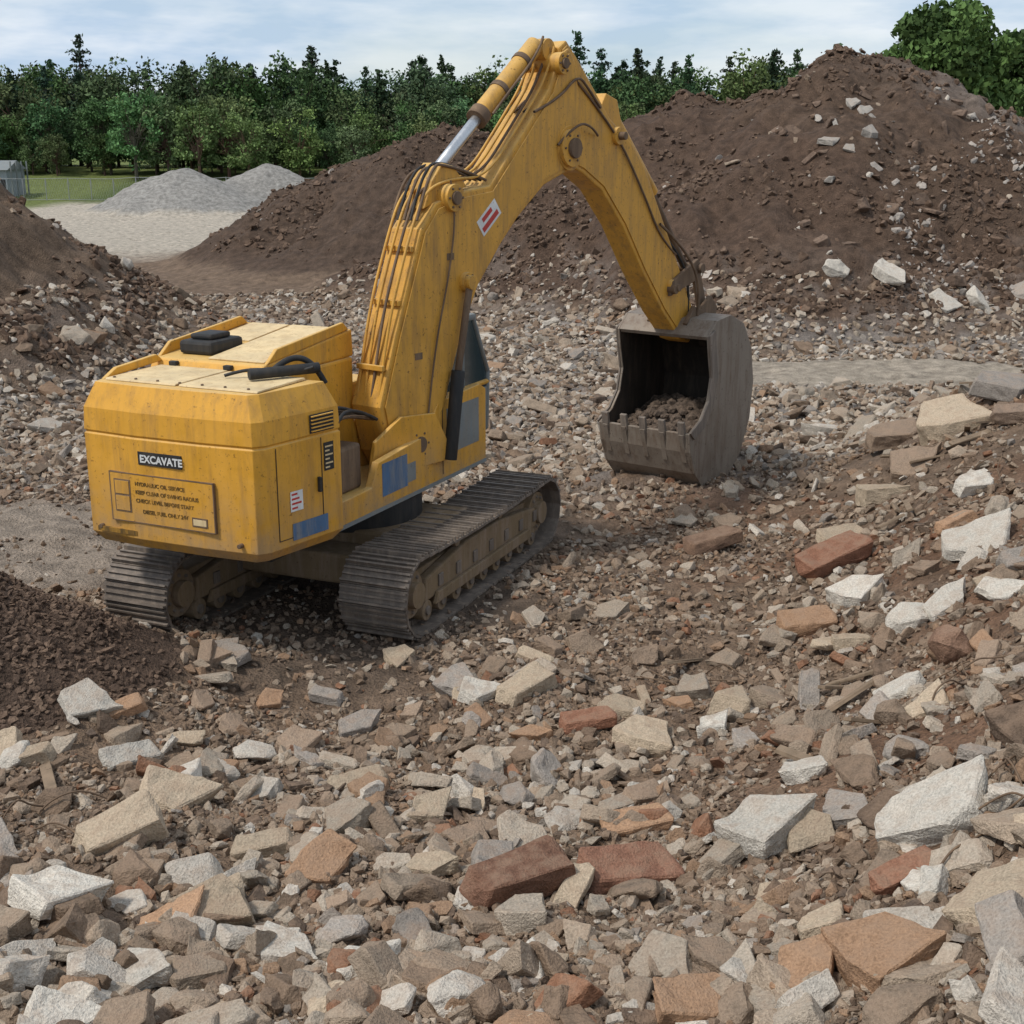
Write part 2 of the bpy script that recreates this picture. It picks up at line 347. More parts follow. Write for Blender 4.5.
def tube(name,pts,r,frm,m_,par=EX):
    cu=bpy.data.curves.new(name,'CURVE');cu.dimensions='3D';cu.bevel_depth=r;cu.bevel_resolution=3;cu.resolution_u=8
    sp=cu.splines.new('NURBS');sp.points.add(len(pts)-1)
    for j,p in enumerate(pts): sp.points[j].co=(*p,1)
    sp.use_endpoint_u=True;sp.order_u=3
    cu.materials.append(m_);o=bpy.data.objects.new(name,cu);sc.collection.objects.link(o)
    if par: o.parent=par;o.matrix_parent_inverse=par.matrix_world.inverted()
    o.matrix_world=frm;return o
def text(name,s,size,frm,m_,bold=.0):
    cu=bpy.data.curves.new(name,'FONT');cu.body=s;cu.size=size;cu.extrude=.003;cu.offset=bold;cu.materials.append(m_)
    o=bpy.data.objects.new(name,cu);sc.collection.objects.link(o);o.parent=EX;o.matrix_parent_inverse=EX.matrix_world.inverted();o.matrix_world=frm;return o
# ---- house
plan=[(-1.42,.22),(-1.35,-.03),(-.5,-.09),(.5,-.07),(1.27,-.01),(1.37,.12),(1.60,1.45),(-1.44,1.45)]
def ring(z,ins):
    cx,cy=0.05,.75
    return [(cx+(p-cx)*(1-ins/1.3),cy+(q-cy)*(1-ins/.8),z) for p,q in plan]
loft("counterweight",[ring(1.56,.10),ring(1.70,0),ring(3.02,0),ring(3.035,.018),ring(3.05,.018),ring(3.065,0),ring(3.36,.012),ring(3.68,.13)],BF,Y_,.03)
box("engine_bay",-1.40,.52,1.46,3.55,1.72,3.62,BF,Y_,.04)
prism("engine_hood",[(1.30,3.62),(3.6,3.62),(3.58,4.02),(1.40,3.80)],-1.36,.50,'x',BF,Y_,.03)
prism("hood_panel_rear",[(.22,3.684),(1.34,3.684),(1.32,3.72),(.24,3.71)],-1.16,-.03,'x',BF,YF,.01)
prism("hood_panel_rear_right",[(.22,3.684),(1.28,3.684),(1.26,3.72),(.24,3.71)],.02,1.22,'x',BF,YF,.01)
prism("hood_panel_front",[(1.48,3.81),(3.5,4.014),(3.5,4.04),(1.48,3.835)],-.48,.44,'x',BF,YF,.01)
prism("hood_panel_left",[(2.5,3.91),(3.5,4.014),(3.5,4.035),(2.5,3.93)],-1.2,-.54,'x',BF,YF,.01)
for nm,xx in (("hood_rail",-1.30),("hood_rail_inner",.47)):
    prism(nm,[(1.45,3.8),(1.7,3.98),(3.35,4.14),(3.5,4.02)],xx-.03,xx+.03,'x',BF,Y_,.015)
prism("hood_rail_left_rear",[(.25,3.68),(.5,3.80),(1.3,3.86),(1.42,3.76)],-1.26,-1.19,'x',BF,Y_,.015)
box("air_intake",-1.08,-.52,1.62,2.35,3.83,4.02,BF,DK,.05)
box("air_intake_cap",-.98,-.62,1.75,2.2,4.02,4.10,BF,DK,.03)
cyl("muffler",(.72,.75,3.80),(1.28,1.50,3.82),.07,BF,DK)
tube("exhaust_pipe",[(.9,1.0,3.82),(.95,1.3,3.98),(1.2,1.5,3.9),(1.3,1.6,3.6)],.04,BF,DK)
tube("hood_hose",[(.3,.8,3.75),(.6,1.0,3.86),(1.0,1.2,3.74),(1.3,1.35,3.85)],.022,BF,DK)
for j in range(7): cyl("hood_bolt_%d"%j,(-1.05+j*.35,.28,3.69),(-1.05+j*.35,.28,3.73),.02,BF,RU,seg=8)
for j in range(3): box("hood_hinge_%d"%j,-1.0+j*.9,-.88+j*.9,1.29,1.37,3.72,3.78,BF,DK,.01)
SF=BF@Matrix.Translation((1.375,.12,0))@Matrix.Rotation(-math.radians(9.8),4,'Z')
box("side_vent_recess",0.0,.006,.78,1.22,3.08,3.32,SF,DK,0)
for j in range(5): box("vent_slat_%d"%j,.004,.03,.80,1.20,3.10+j*.047,3.115+j*.047,SF,Y_,.003)
box("side_blue_sticker",.001,.006,.40,1.05,1.76,1.98,SF,BL,0)
box("side_white_sticker",.001,.006,.38,.60,2.14,2.40,SF,WH,0)
for j in range(4): box("side_red_line_%d"%j,.006,.009,.40,.50+.07*((j*2)%3)/2,2.17+.06*j,2.195+.06*j,SF,RD,0)
box("side_dark_label",.001,.006,1.02,1.2,2.55,2.92,SF,DK,0)
for j in range(6): box("side_label_line_%d"%j,.006,.009,1.04,1.12+.06*(j%2),2.58+.055*j,2.60+.055*j,SF,YF,0)
box("side_door_seam",-.002,.004,.16,.170,1.8,3.0,SF,DK,0);box("side_door_seam_b",-.002,.004,.97,.98,1.8,3.0,SF,DK,0);box("side_door_seam_c",-.002,.004,.17,.97,1.8,1.808,SF,DK,0)
box("side_door_handle",.0,.05,.88,.92,2.3,2.5,SF,DK,.01)
def rbox(nm,x0,x1,z0,z1,d,m_): return box(nm,x0,x1,-.092-d,-.06,z0,z1,BF,m_,0)
rbox("rear_name_plate",-.44,.24,2.70,2.87,.004,DK)
text("rear_name_text","EXCAVATE",.135,BF@Matrix.Translation((-.41,-.0975,2.735))@Matrix.Rotation(math.radians(90),4,'X'),WH,.004)
rbox("rear_hatch",-.92,.70,1.93,2.56,.006,Y_)
for nm,a in (("hatch_seam_top",(-.93,.71,2.558,2.57)),("hatch_seam_low",(-.93,.71,1.92,1.932)),("hatch_seam_l",(-.935,-.92,1.92,2.57)),("hatch_seam_r",(.70,.715,1.92,2.57))):
    rbox(nm,*a,.009,RU)
DT=paint("worn_lettering",(.12,.07,.02),(.6,.3,.03,1),1.,.6)
for j,(sx,zz,sz,st_) in enumerate([(-.52,2.42,.07,"HYDRAULIC OIL SERVICE"),(-.52,2.31,.07,"KEEP CLEAR OF SWING RADIUS"),(-.52,2.20,.07,"CHECK LEVEL BEFORE START"),(-.42,2.06,.07,"DIESEL FUEL ONLY 24V")]):
    text("rear_text_%d"%j,st_,sz,BF@Matrix.Translation((sx,-.1015,zz))@Matrix.Rotation(math.radians(90),4,'X'),DT,.001)
rbox("rear_latch",-.86,-.60,2.05,2.48,.012,RU);rbox("rear_latch_face",-.84,-.62,2.07,2.26,.018,Y_);rbox("rear_latch_face_b",-.84,-.62,2.29,2.46,.018,Y_)
rbox("rear_tab",.36,.6,1.98,2.1,.012,RU);rbox("rear_tab_face",.38,.58,2.0,2.08,.016,YF)
for j,(a,c_) in enumerate([(-1.15,1.8),(1.05,1.8)]): cyl("rear_lug_%d"%j,(a,-.0,c_),(a,-.10,c_),.03,BF,RU,seg=12)
rbox("rear_edge_scuff",-1.2,-.55,1.74,1.80,.001,DT)
box("swing_platform",-1.38,1.30,1.3,6.1,1.62,1.95,BF,YD,.03)
box("platform_underside",-1.1,1.1,.5,5.9,1.42,1.62,BF,DK,.03)
prism("right_side_skirt",[(1.46,1.60),(6.12,1.60),(6.12,2.80),(5.9,2.90),(4.5,2.85),(4.1,2.42),(2.7,2.30),(2.5,1.98),(1.46,1.96)],1.30,1.42,'x',BF,Y_,.015)
box("skirt_edge",1.42,1.435,1.5,6.1,1.585,1.64,BF,GR,0)
box("skirt_blue_sticker",1.42,1.424,2.78,3.5,1.78,2.26,BF,BL,0);box("skirt_blue_sticker_torn",1.42,1.4235,3.5,3.75,1.82,2.1,BF,GR,0)
box("skirt_grey_panel",1.42,1.424,4.75,5.85,1.98,2.70,BF,GR,0)
box("skirt_panel_seam",1.42,1.426,4.60,4.615,1.7,2.8,BF,DK,0)
box("tool_box",.55,1.30,4.9,6.05,1.95,2.74,BF,Y_,.03)
box("left_tank",-1.38,-.55,3.6,5.9,1.95,2.9,BF,Y_,.04)
box("valve_bank",.55,1.20,1.55,2.6,1.95,2.6,BF,RU,.05)
box("valve_cover",.6,1.1,1.6,2.2,2.6,3.1,BF,Y_,.04)
for j in range(8): tube("valve_hose_%d"%j,[(.60+.09*j,1.7,2.5),(.65+.085*j,1.9,3.0+.09*(j%3)),(.7+.07*j,2.5,3.0+.1*(j%2)),(.75+.05*j,3.2,2.8)],.026,BF,DK if j%3 else RU)
# cab
cp=[(5.30,1.96),(5.30,3.86),(6.30,3.90),(6.83,2.95),(6.77,1.96)]
prism("cab_glass",cp,-.20,1.10,'x',BF,GL,.03)
box("cab_roof",-.24,1.14,5.23,6.38,3.86,3.97,BF,GR,.04)
prism("cab_lower_panel",[(5.27,1.95),(5.27,2.70),(6.82,2.70),(6.80,1.95)],-.22,1.12,'x',BF,GR,.02)
for j,xx in enumerate((-.20,1.10)):
    for k_i,(a,b_) in enumerate([((5.30,1.98),(5.30,3.9)),((6.30,3.9),(6.83,2.95)),((6.83,2.95),(6.77,1.98)),((5.9,2.0),(5.9,3.9)),((5.30,2.78),(6.83,2.78))]):
        cyl("cab_post_%d_%d"%(j,k_i),(xx,a[0],a[1]),(xx,b_[0],b_[1]),.045,BF,GR if k_i<4 else Y_,seg=10)
# ---- boom group
boomP=[(-.22,2.25),(-.38,2.95),(-.02,3.95),(.58,5.42),(.92,5.78),(1.5,5.93),(2.2,6.0),(3.0,6.75),(3.72,7.45),(4.0,7.98),(4.25,8.10),(4.42,7.9),(4.62,7.2),(4.62,6.6),(4.40,6.22),(4.05,6.12),(3.6,5.98),(2.9,5.5),(2.45,5.1),(1.88,4.5),(1.45,3.75),(1.14,3.0),(.90,2.15),(.5,1.82),(.05,1.85)]
prism("boom",boomP,-.29,.29,'x',AF,YD,.03)
def inset(P,d):
    A=sum(P[i_][0]*P[(i_+1)%len(P)][1]-P[(i_+1)%len(P)][0]*P[i_][1] for i_ in range(len(P)));sg=1 if A>0 else -1
    out=[]
    for i_ in range(len(P)):
        a=Vector(P[i_-1]);b_=Vector(P[i_]);c_=Vector(P[(i_+1)%len(P)])
        t1=(b_-a).normalized();t2=(c_-b_).normalized();nn=(Vector((-t1.y,t1.x))+Vector((-t2.y,t2.x)));nn=nn.normalized()*sg
        out.append(tuple(b_+nn*d))
    return out
bi=inset(boomP,.09)
prism("boom_side_plate_right",bi,.29,.315,'x',AF,YD,.006)
prism("boom_side_plate_left",bi,-.315,-.29,'x',AF,YD,.006)
DF=AF@Matrix.Translation((.3155,2.0,5.25))@Matrix.Rotation(math.radians(38),4,'X')
box("boom_decal",0,.005,0,.55,0,.28,DF,WH,0)
box("boom_decal_red",.005,.008,.04,.5,.04,.12,DF,RD,0);box("boom_decal_red_b",.005,.008,.12,.4,.17,.24,DF,RD,0)
for (s_,z_) in ((.45,3.6),(1.2,5.0)):
    box("boom_weld_plate_%d"%int(s_*10),.315,.322,s_-.08,s_+.08,z_-.05,z_+.05,AF,RU,0)
for j,(s_,z_,r2_) in enumerate([(.35,2.3,.24),(4.25,6.55,.3),(1.25,5.85,.2),(3.98,7.85,.17),(1.55,4.6,.15)]):
    cyl("boom_pin_boss_%d"%j,(-.40,s_,z_),(.40,s_,z_),r2_,AF,YD);cyl("boom_pin_%d"%j,(-.44,s_,z_),(.44,s_,z_),r2_*.5,AF,RU)
    for k_i in range(6): an=k_i*1.047;cyl("boom_pin_bolt_%d_%d"%(j,k_i),(.39,s_+.75*r2_*math.cos(an),z_+.75*r2_*math.sin(an)),(.42,s_+.75*r2_*math.cos(an),z_+.75*r2_*math.sin(an)),.018,AF,RU,seg=6,bev=0)
for sgn,nm in ((1,"right"),(-1,"left")):
    prism("boom_foot_bracket_"+nm,[(-.75,1.95),(-.62,2.5),(-.05,2.78),(.7,2.72),(1.15,1.95)],.34*sgn,.41*sgn,'x',AF,Y_,.01)
    cyl("boom_lift_cylinder_"+nm,(.43*sgn,1.0,1.95),(.43*sgn,1.22,3.3),.105,AF,DK)
    cyl("boom_lift_rod_"+nm,(.43*sgn,1.22,3.3),(.43*sgn,1.52,4.6),.055,AF,RU)
    cyl("boom_lift_eye_"+nm,(.38*sgn,1.52,4.6),(.50*sgn,1.52,4.6),.11,AF,YD)
prism("stick_cylinder_bracket",[(.75,5.7),(.95,6.1),(1.2,6.35),(1.45,6.3),(1.75,6.0)],-.2,.2,'x',AF,YD,.02)
cyl("stick_cylinder_rod",(0,1.25,6.22),(0,2.55,7.22),.085,AF,CH)
cyl("stick_cylinder_barrel",(0,2.3,7.03),(0,3.72,8.12),.15,AF,YD)
cyl("stick_cylinder_gland",(0,2.22,6.97),(0,2.36,7.08),.17,AF,RU)
for j,t in enumerate((.35,.75)): 
    s_=2.3+1.42*t;z_=7.03+1.09*t;cyl("stick_cylinder_band_%d"%j,(0,s_-.04,z_-.03),(0,s_+.04,z_+.03),.165,AF,RU)
cyl("stick_cylinder_eye",(-.16,3.88,8.06),(.16,3.88,8.06),.17,AF,YD)
tube("stick_cylinder_pipe",[(.18,2.4,7.05),(.2,2.8,7.4),(.2,3.5,7.95),(.1,3.8,8.25)],.02,AF,RU)
for j in range(4):
    q_=-.21+.14*j
    tube("boom_hose_%d"%j,[(q_,-.35,2.9),(q_,-.1,4.1),(q_,.42,5.35),(q_,.75,5.95),(q_*1.1,1.3,6.12),(q_,2.2,6.12),(q_,3.0,6.88),(q_,3.75,7.62),(q_,3.95,8.1)],.022,AF,YD if j!=2 else RU)
for j in range(5): tube("boom_top_hose_%d"%j,[(-.24+.12*j,.55,5.55),(-.3+.14*j,.85,6.15+.05*j),(-.2+.1*j,1.3,6.3+.06*(j%2)),(-.25+.12*j,1.8,6.2),(-.2+.1*j,2.2,6.08)],.022,AF,DK if j%2 else RU)
for j,(s_,z_) in enumerate([(-.22,3.5),(.15,4.4),(.45,5.15)]): box("hose_clamp_%d"%j,-.26,.26,s_-.06,s_+.0,z_-.04,z_+.04,AF,YD,.01)
tube("boom_side_hose",[(.34,.6,2.6),(.35,.75,3.6),(.35,1.15,4.8),(.36,1.3,5.7),(.34,1.2,6.1)],.014,AF,RU)
for j in range(4): tube("boom_knuckle_hose_%d"%j,[(.3-.2*j,3.3,7.1),(.34-.2*j,3.9,7.3+.1*j),(.36-.2*j,4.4,7.7),(.3-.2*j,4.8,7.5),(.28-.18*j,5.2,7.2)],.022,AF,RU if j!=1 else DK)
tube("elbow_hose",[(.34,3.9,6.6),(.46,4.25,6.95),(.46,4.7,6.9),(.3,5.1,6.75)],.02,AF,RU)
# stick (arm)
armP=[(4.05,8.10),(4.25,8.22),(4.66,7.88),(5.55,7.05),(6.3,6.62),(6.75,6.2),(7.85,4.65),(8.62,3.55),(8.72,3.1),(8.55,2.85),(8.2,2.95),(7.5,3.55),(6.75,4.35),(6.05,5.2),(5.35,5.85),(4.75,6.15),(4.25,6.3),(4.05,6.8)]
prism("stick_arm",armP,-.235,.235,'x',AF,YD,.03)
ai=inset(armP,.08)
prism("stick_side_plate_right",ai,.235,.257,'x',AF,YD,.006);prism("stick_side_plate_left",ai,-.257,-.235,'x',AF,YD,.006)
for j,(s_,z_,r2_) in enumerate([(4.28,6.55,.36),(5.75,6.75,.15),(8.5,3.15,.22),(7.75,4.0,.15)]):
    cyl("stick_pin_boss_%d"%j,(-.33,s_,z_),(.33,s_,z_),r2_,AF,YD if j!=2 else RU);cyl("stick_pin_%d"%j,(-.45,s_,z_),(.45,s_,z_),r2_*.45,AF,RU)
prism("bucket_cylinder_bracket",[(5.3,7.1),(5.55,7.45),(5.9,7.35),(6.2,6.6)],-.16,.16,'x',AF,YD,.02)
cyl("bucket_cylinder_barrel",(0,5.7,7.30),(0,7.35,5.75),.13,AF,YD)
cyl("bucket_cylinder_rod",(0,7.3,5.8),(0,8.66,4.30),.07,AF,RU)
for sgn,nm in ((1,"right"),(-1,"left")):
    prism("bucket_rocker_"+nm,[(7.60,3.85),(7.66,4.12),(8.6,4.48),(8.80,4.28),(8.66,4.10)],.27*sgn,.34*sgn,'x',AF,RU,.01)
    prism("bucket_link_"+nm,[(8.48,4.42),(8.76,4.42),(9.24,3.30),(8.98,3.12)],.2*sgn,.26*sgn,'x',AF,RU,.01)
    tube("stick_hose_"+nm,[(.27*sgn,4.5,7.6),(.29*sgn,5.6,6.9),(.29*sgn,6.6,5.8),(.28*sgn,7.3,4.9),(.25*sgn,7.9,4.6)],.02,AF,RU)
for (s_,z_,nm) in ((8.66,4.3,"top"),(9.1,3.32,"low"),(7.68,3.98,"rear")): cyl("linkage_pin_"+nm,(-.42,s_,z_),(.42,s_,z_),.09,AF,RU)
for j in range(5): tube("linkage_hose_%d"%j,[(.3-.15*j,7.2,5.2),(.42-.2*j,8.0,4.7),(.5-.24*j,8.5,3.9),(.45-.22*j,8.4,3.2)],.026,AF,DK if j%2 else RU)
# ---- bucket (curled towards the cab)
BF2=AF@Matrix.Translation((0,-.16,.10))
outer=[(8.05,3.0),(8.35,3.28),(8.9,3.34),(9.45,3.12),(9.82,2.6),(9.97,1.9),(9.88,1.15),(9.55,.5),(9.05,.10),(8.5,-.06),(8.05,.06),(7.72,.40),(7.52,.85),(7.45,1.22)]
inner=[(7.50,1.24),(7.58,.88),(7.78,.45),(8.09,.13),(8.5,.02),(9.0,.18),(9.47,.56),(9.79,1.17),(9.88,1.9),(9.73,2.55),(9.4,3.02),(8.88,3.24),(8.38,3.18),(8.1,2.93)]
W=.98
prism("bucket_shell",outer+inner,-W,W,'x',BF2,BK,.006)
prism("bucket_dark_back_sheet",[(9.45,.58),(9.77,1.17),(9.86,1.9),(9.71,2.54),(9.38,3.0),(8.87,3.22),(8.4,3.16),(8.42,3.13),(8.87,3.19),(9.36,2.97),(9.68,2.53),(9.83,1.9),(9.74,1.18),(9.43,.60)],-W+.002,W-.002,'x',BF2,BI,0)  # thin dark sheet added over the shell's inner back to darken the interior
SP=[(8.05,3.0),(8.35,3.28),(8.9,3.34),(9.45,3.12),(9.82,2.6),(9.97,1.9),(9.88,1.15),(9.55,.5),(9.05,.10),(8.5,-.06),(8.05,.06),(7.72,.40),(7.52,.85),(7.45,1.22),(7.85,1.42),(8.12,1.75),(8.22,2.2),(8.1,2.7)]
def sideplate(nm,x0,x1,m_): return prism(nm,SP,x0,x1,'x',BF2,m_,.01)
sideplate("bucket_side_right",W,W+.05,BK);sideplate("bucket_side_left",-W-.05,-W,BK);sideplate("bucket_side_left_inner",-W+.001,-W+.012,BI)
rp=[(7.43,1.25),(7.84,1.46),(8.1,1.77),(8.2,2.2),(8.04,3.02),(8.24,3.12),(8.42,2.2),(8.28,1.65),(7.98,1.28),(7.6,1.1)]
prism("bucket_side_reinforcement",rp,W+.05,W+.09,'x',BF2,ST,.01)
prism("bucket_side_reinforcement_left",rp,-W-.09,-W-.05,'x',BF2,ST,.01)
for j in range(5):
    xx=-W+.12+j*(2*W-.24)/4
    prism("bucket_tooth_%d"%j,[(7.44,1.12),(7.54,1.12),(7.44,1.46),(7.38,1.44)],xx-.07,xx+.07,'x',BF2,ST,.01)
    prism("bucket_tooth_adapter_%d"%j,[(7.60,.62),(7.68,.66),(7.55,1.2),(7.40,1.2)],xx-.055,xx+.055,'x',BF2,BK,.01)
for sgn in (1,-1):
    prism("bucket_ear_%d"%(sgn+1),[(8.2,3.2),(8.35,3.0),(9.3,3.1),(9.40,3.4),(9.15,3.65),(8.75,3.42),(8.5,3.5)],.36*sgn,.45*sgn,'x',BF2,RU,.01)
for j,s_ in enumerate((-.7,-.25,.25,.7)): box("bucket_wear_strip_%d"%j,s_-.05,s_+.05,9.92,9.99,1.25,2.2,BF2,ST,.01)
me_soil,nt_,b_s=mat("bucket_soil");b_s.inputs["Roughness"].default_value=1
tcs=nt_.nodes.new("ShaderNodeTexCoord");nn_=noise(nt_,tcs.outputs["Object"],9,5,.7);nt_.links.new(ramp(nt_,nn_,.35,(.06,.042,.03,1),.65,(.19,.135,.095,1)),b_s.inputs["Base Color"]);bump(nt_,b_s,nn_,1,.08)
bm=bmesh.new();G=[]
def soilz(px,t): return 1.0+.45*t+.18*math.exp(-(px/.6)**2)*math.sin(3.1*t)
for a_ in range(41):
    row=[]
    for b_ in range(41):
        px=-.972+1.944*a_/40;t=b_/40;py=7.60+2.15*t
        pz=soilz(px,t)+.14*mn.noise(Vector((px*2,py*2,0)))+.09*mn.noise(Vector((px*6,py*6,3)))
        row.append(bm.verts.new((px,py,pz)))
    G.append(row)
for a_ in range(40):
    for b_ in range(40): bm.faces.new((G[a_][b_],G[a_+1][b_],G[a_+1][b_+1],G[a_][b_+1]))
rr=random.Random(3)
for j in range(80):
    px=rr.uniform(-.88,.88);t=rr.uniform(.08,.9);py=7.6+2.1*t;rad=rr.uniform(.04,.14);zz=soilz(px,t)
    r=bmesh.ops.create_icosphere(bm,subdivisions=1,radius=rad)
    for w in r['verts']: w.co=Vector((w.co.x*rr.uniform(.7,1.2)+px,w.co.y+py,w.co.z*.8+zz+.04))
place(bm,"bucket_soil_load",BF2,me_soil,0,EX)
# ---- undercarriage
def track(nm,cx,cy,yaw,L=5.8,R=.59,w=1.04):
    T=fr(cx,cy,.0,yaw);h=L/2-R;cz=R+.0
    per=4*h+2*math.pi*R;ns=48;bm=bmesh.new()
    def addbox(M,x0,x1,y0,y1,z0,z1):
        vs=[bm.verts.new(M@Vector((a,b_,c_))) for a in(x0,x1) for b_ in(y0,y1) for c_ in(z0,z1)]
        for f_ in((0,1,3,2),(4,6,7,5),(0,4,5,1),(2,3,7,6),(0,2,6,4),(1,5,7,3)): bm.faces.new([vs[q_] for q_ in f_])
    rj=random.Random(5)
    for j in range(ns):
        d=per*j/ns
        if d<2*h: y_=-h+d;z_=cz+R;an=0; z_-=.06*math.sin(math.pi*d/(2*h))
        elif d<2*h+math.pi*R:
            t_=(d-2*h)/R;y_=h+math.sin(t_)*R;z_=cz+math.cos(t_)*R;an=-t_
        elif d<4*h+math.pi*R: y_=h-(d-2*h-math.pi*R);z_=cz-R;an=math.pi
        else:
            t_=(d-4*h-math.pi*R)/R;y_=-h-math.sin(t_)*R;z_=cz-math.cos(t_)*R;an=math.pi-t_
        M=Matrix.Translation((rj.uniform(-.008,.008),y_,z_))@Matrix.Rotation(an+rj.uniform(-.02,.02),4,'X');pl=per/ns*.475
        addbox(M,-w/2,w/2,-pl,pl,-.05,-.015)
        for gy in (-pl*.9,-pl*.1,pl*.6): addbox(M,-w/2+.01,w/2-.01,gy,gy+.03,-.015,.045 if gy<-pl*.5 else .022)
        addbox(M,-.2,-.12,-pl,pl,-.13,-.05);addbox(M,.12,.2,-pl,pl,-.13,-.05)
    place(bm,nm+"_shoes",T,ST,0,EX)
    for sx in (-1,1):
        prism(nm+"_frame_%d"%(sx+1),[(-h+.25,.38),(-h+.35,.72),(-.6,.90),(.6,.90),(h-.2,.72),(h-.1,.38)],.20*sx,.36*sx,'x',T,TF,.03)
    prism(nm+"_guard",[(-h+.5,.30),(-h+.6,.46),(h-.6,.46),(h-.5,.30)],.37,.43,'x',T,TF,.01)
    box(nm+"_frame_core",-.2,.2,-h+.3,h-.2,.40,.82,T,TF,.02)
    for j in range(9):
        yy=-h+.35+j*(2*h-.7)/8;cyl(nm+"_roller_%d"%j,(-.36,yy,.25),(.36,yy,.25),.15,T,TF);cyl(nm+"_roller_cap_%d"%j,(-.39,yy,.25),(.39,yy,.25),.07,T,ST,seg=12)
    for j in range(7): box(nm+"_frame_lug_%d"%j,.36,.385,-h+.7+j*.6,-h+.85+j*.6,.5,.68,T,ST,.01)
    for j,yy in enumerate((-.8,.8)): cyl(nm+"_carrier_%d"%j,(-.3,yy,.95),(.3,yy,.95),.09,T,TF)
    for j,yy in enumerate((-h,h)):
        cyl(nm+"_wheel_%d"%j,(-.12,yy,cz),(.12,yy,cz),.44,T,TF,seg=36);cyl(nm+"_wheel_plate_%d"%j,(-.3,yy,cz),(.3,yy,cz),.34,T,TF,seg=36);cyl(nm+"_hub_%d"%j,(-.42,yy,cz),(.42,yy,cz),.19,T,TF)
        for k_i in range(10):
            an=k_i*.628;cyl(nm+"_bolt_%d_%d"%(j,k_i),(-.33,yy+.26*math.sin(an),cz+.26*math.cos(an)),(.33,yy+.26*math.sin(an),cz+.26*math.cos(an)),.025,T,ST,seg=8,bev=0)
def fwd(x,y,yaw,d): a=math.radians(yaw);return x+math.sin(a)*d,y+math.cos(a)*d
a=fwd(-1.88,16.68,23,2.85);track("right_track",a[0],a[1],23)
a2=fwd(-5.12,16.75,23,2.85);track("left_track",a2[0],a2[1],23)
UC=fr((a[0]+a2[0])/2,(a[1]+a2[1])/2,0,23)
box("undercarriage_beam",-1.5,1.5,-.9,.9,.55,1.15,UC,TF,.05)
cyl("slew_ring",(0,0,1.1),(0,0,1.5),1.0,UC,DK,seg=40)
box("undercarriage_leg_rear",-1.5,1.5,-1.5,-.9,.5,.95,UC,TF,.05)
# ------------------------------------------------------------ scrap metal and timber in the rubble
def emp(name,x,y,yaw=0):
    e=bpy.data.objects.new(name,None);sc.collection.objects.link(e);e.matrix_world=fr(x,y,float(H(x,y)),yaw);bpy.context.view_layer.update();return e
cu=bpy.data.curves.new("rebar_scrap",'CURVE');cu.dimensions='3D';cu.bevel_depth=.009
rr=random.Random(9)
for (bx,by,nb) in ((3.75,8.7,9),(5.0,12.6,4),(2.2,15.5,4),(7.2,20,6),(-4.6,11,3),(8.5,24,6),(4.4,10,4)):
    for j in range(nb):
        x_=bx+rr.uniform(-.4,.4);y_=by+rr.uniform(-.4,.4);an=rr.random()*6.28;sp=cu.splines.new('NURBS');sp.points.add(4)
        for k_i in range(5):
            l=k_i*.16;px=x_+math.cos(an)*l+rr.uniform(-.06,.06);py=y_+math.sin(an)*l+rr.uniform(-.06,.06)
            sp.points[k_i].co=(px,py,float(H(px,py))+.05+.28*math.sin(k_i*.75)*rr.uniform(.2,1),1)
        sp.use_endpoint_u=True
cu.materials.append(RU);o=bpy.data.objects.new("rebar_scrap",cu);sc.collection.objects.link(o)
bm=bmesh.new()
for (bx,by,nb) in ((2.9,11.9,2),(7.6,22.5,6),(5.8,19.5,4),(9.5,25.5,5),(3.6,14.2,3),(-3.8,12.6,1),(1.8,16.6,1)):
    for j in range(nb):
        x_=bx+rr.uniform(-.9,.9);y_=by+rr.uniform(-.8,.8);l=rr.uniform(.4,1.0)
        M=Matrix.Translation((x_,y_,float(H(x_,y_))+.12))@Matrix.Rotation(rr.random()*6.28,4,'Z')@Matrix.Rotation(rr.uniform(-.35,.35),4,'Y')@Matrix.Rotation(rr.uniform(-.5,.5),4,'X')
        r=bmesh.ops.create_cube(bm,size=1)
        for w in r['verts']: w.co=M@Vector((w.co.x*l,w.co.y*rr.uniform(.07,.13),w.co.z*.04))
place(bm,"timber_scrap",Matrix.Identity(4),paint("weathered_timber",(.25,.18,.12),(.12,.09,.06,1),.8,.8,.2),.005)
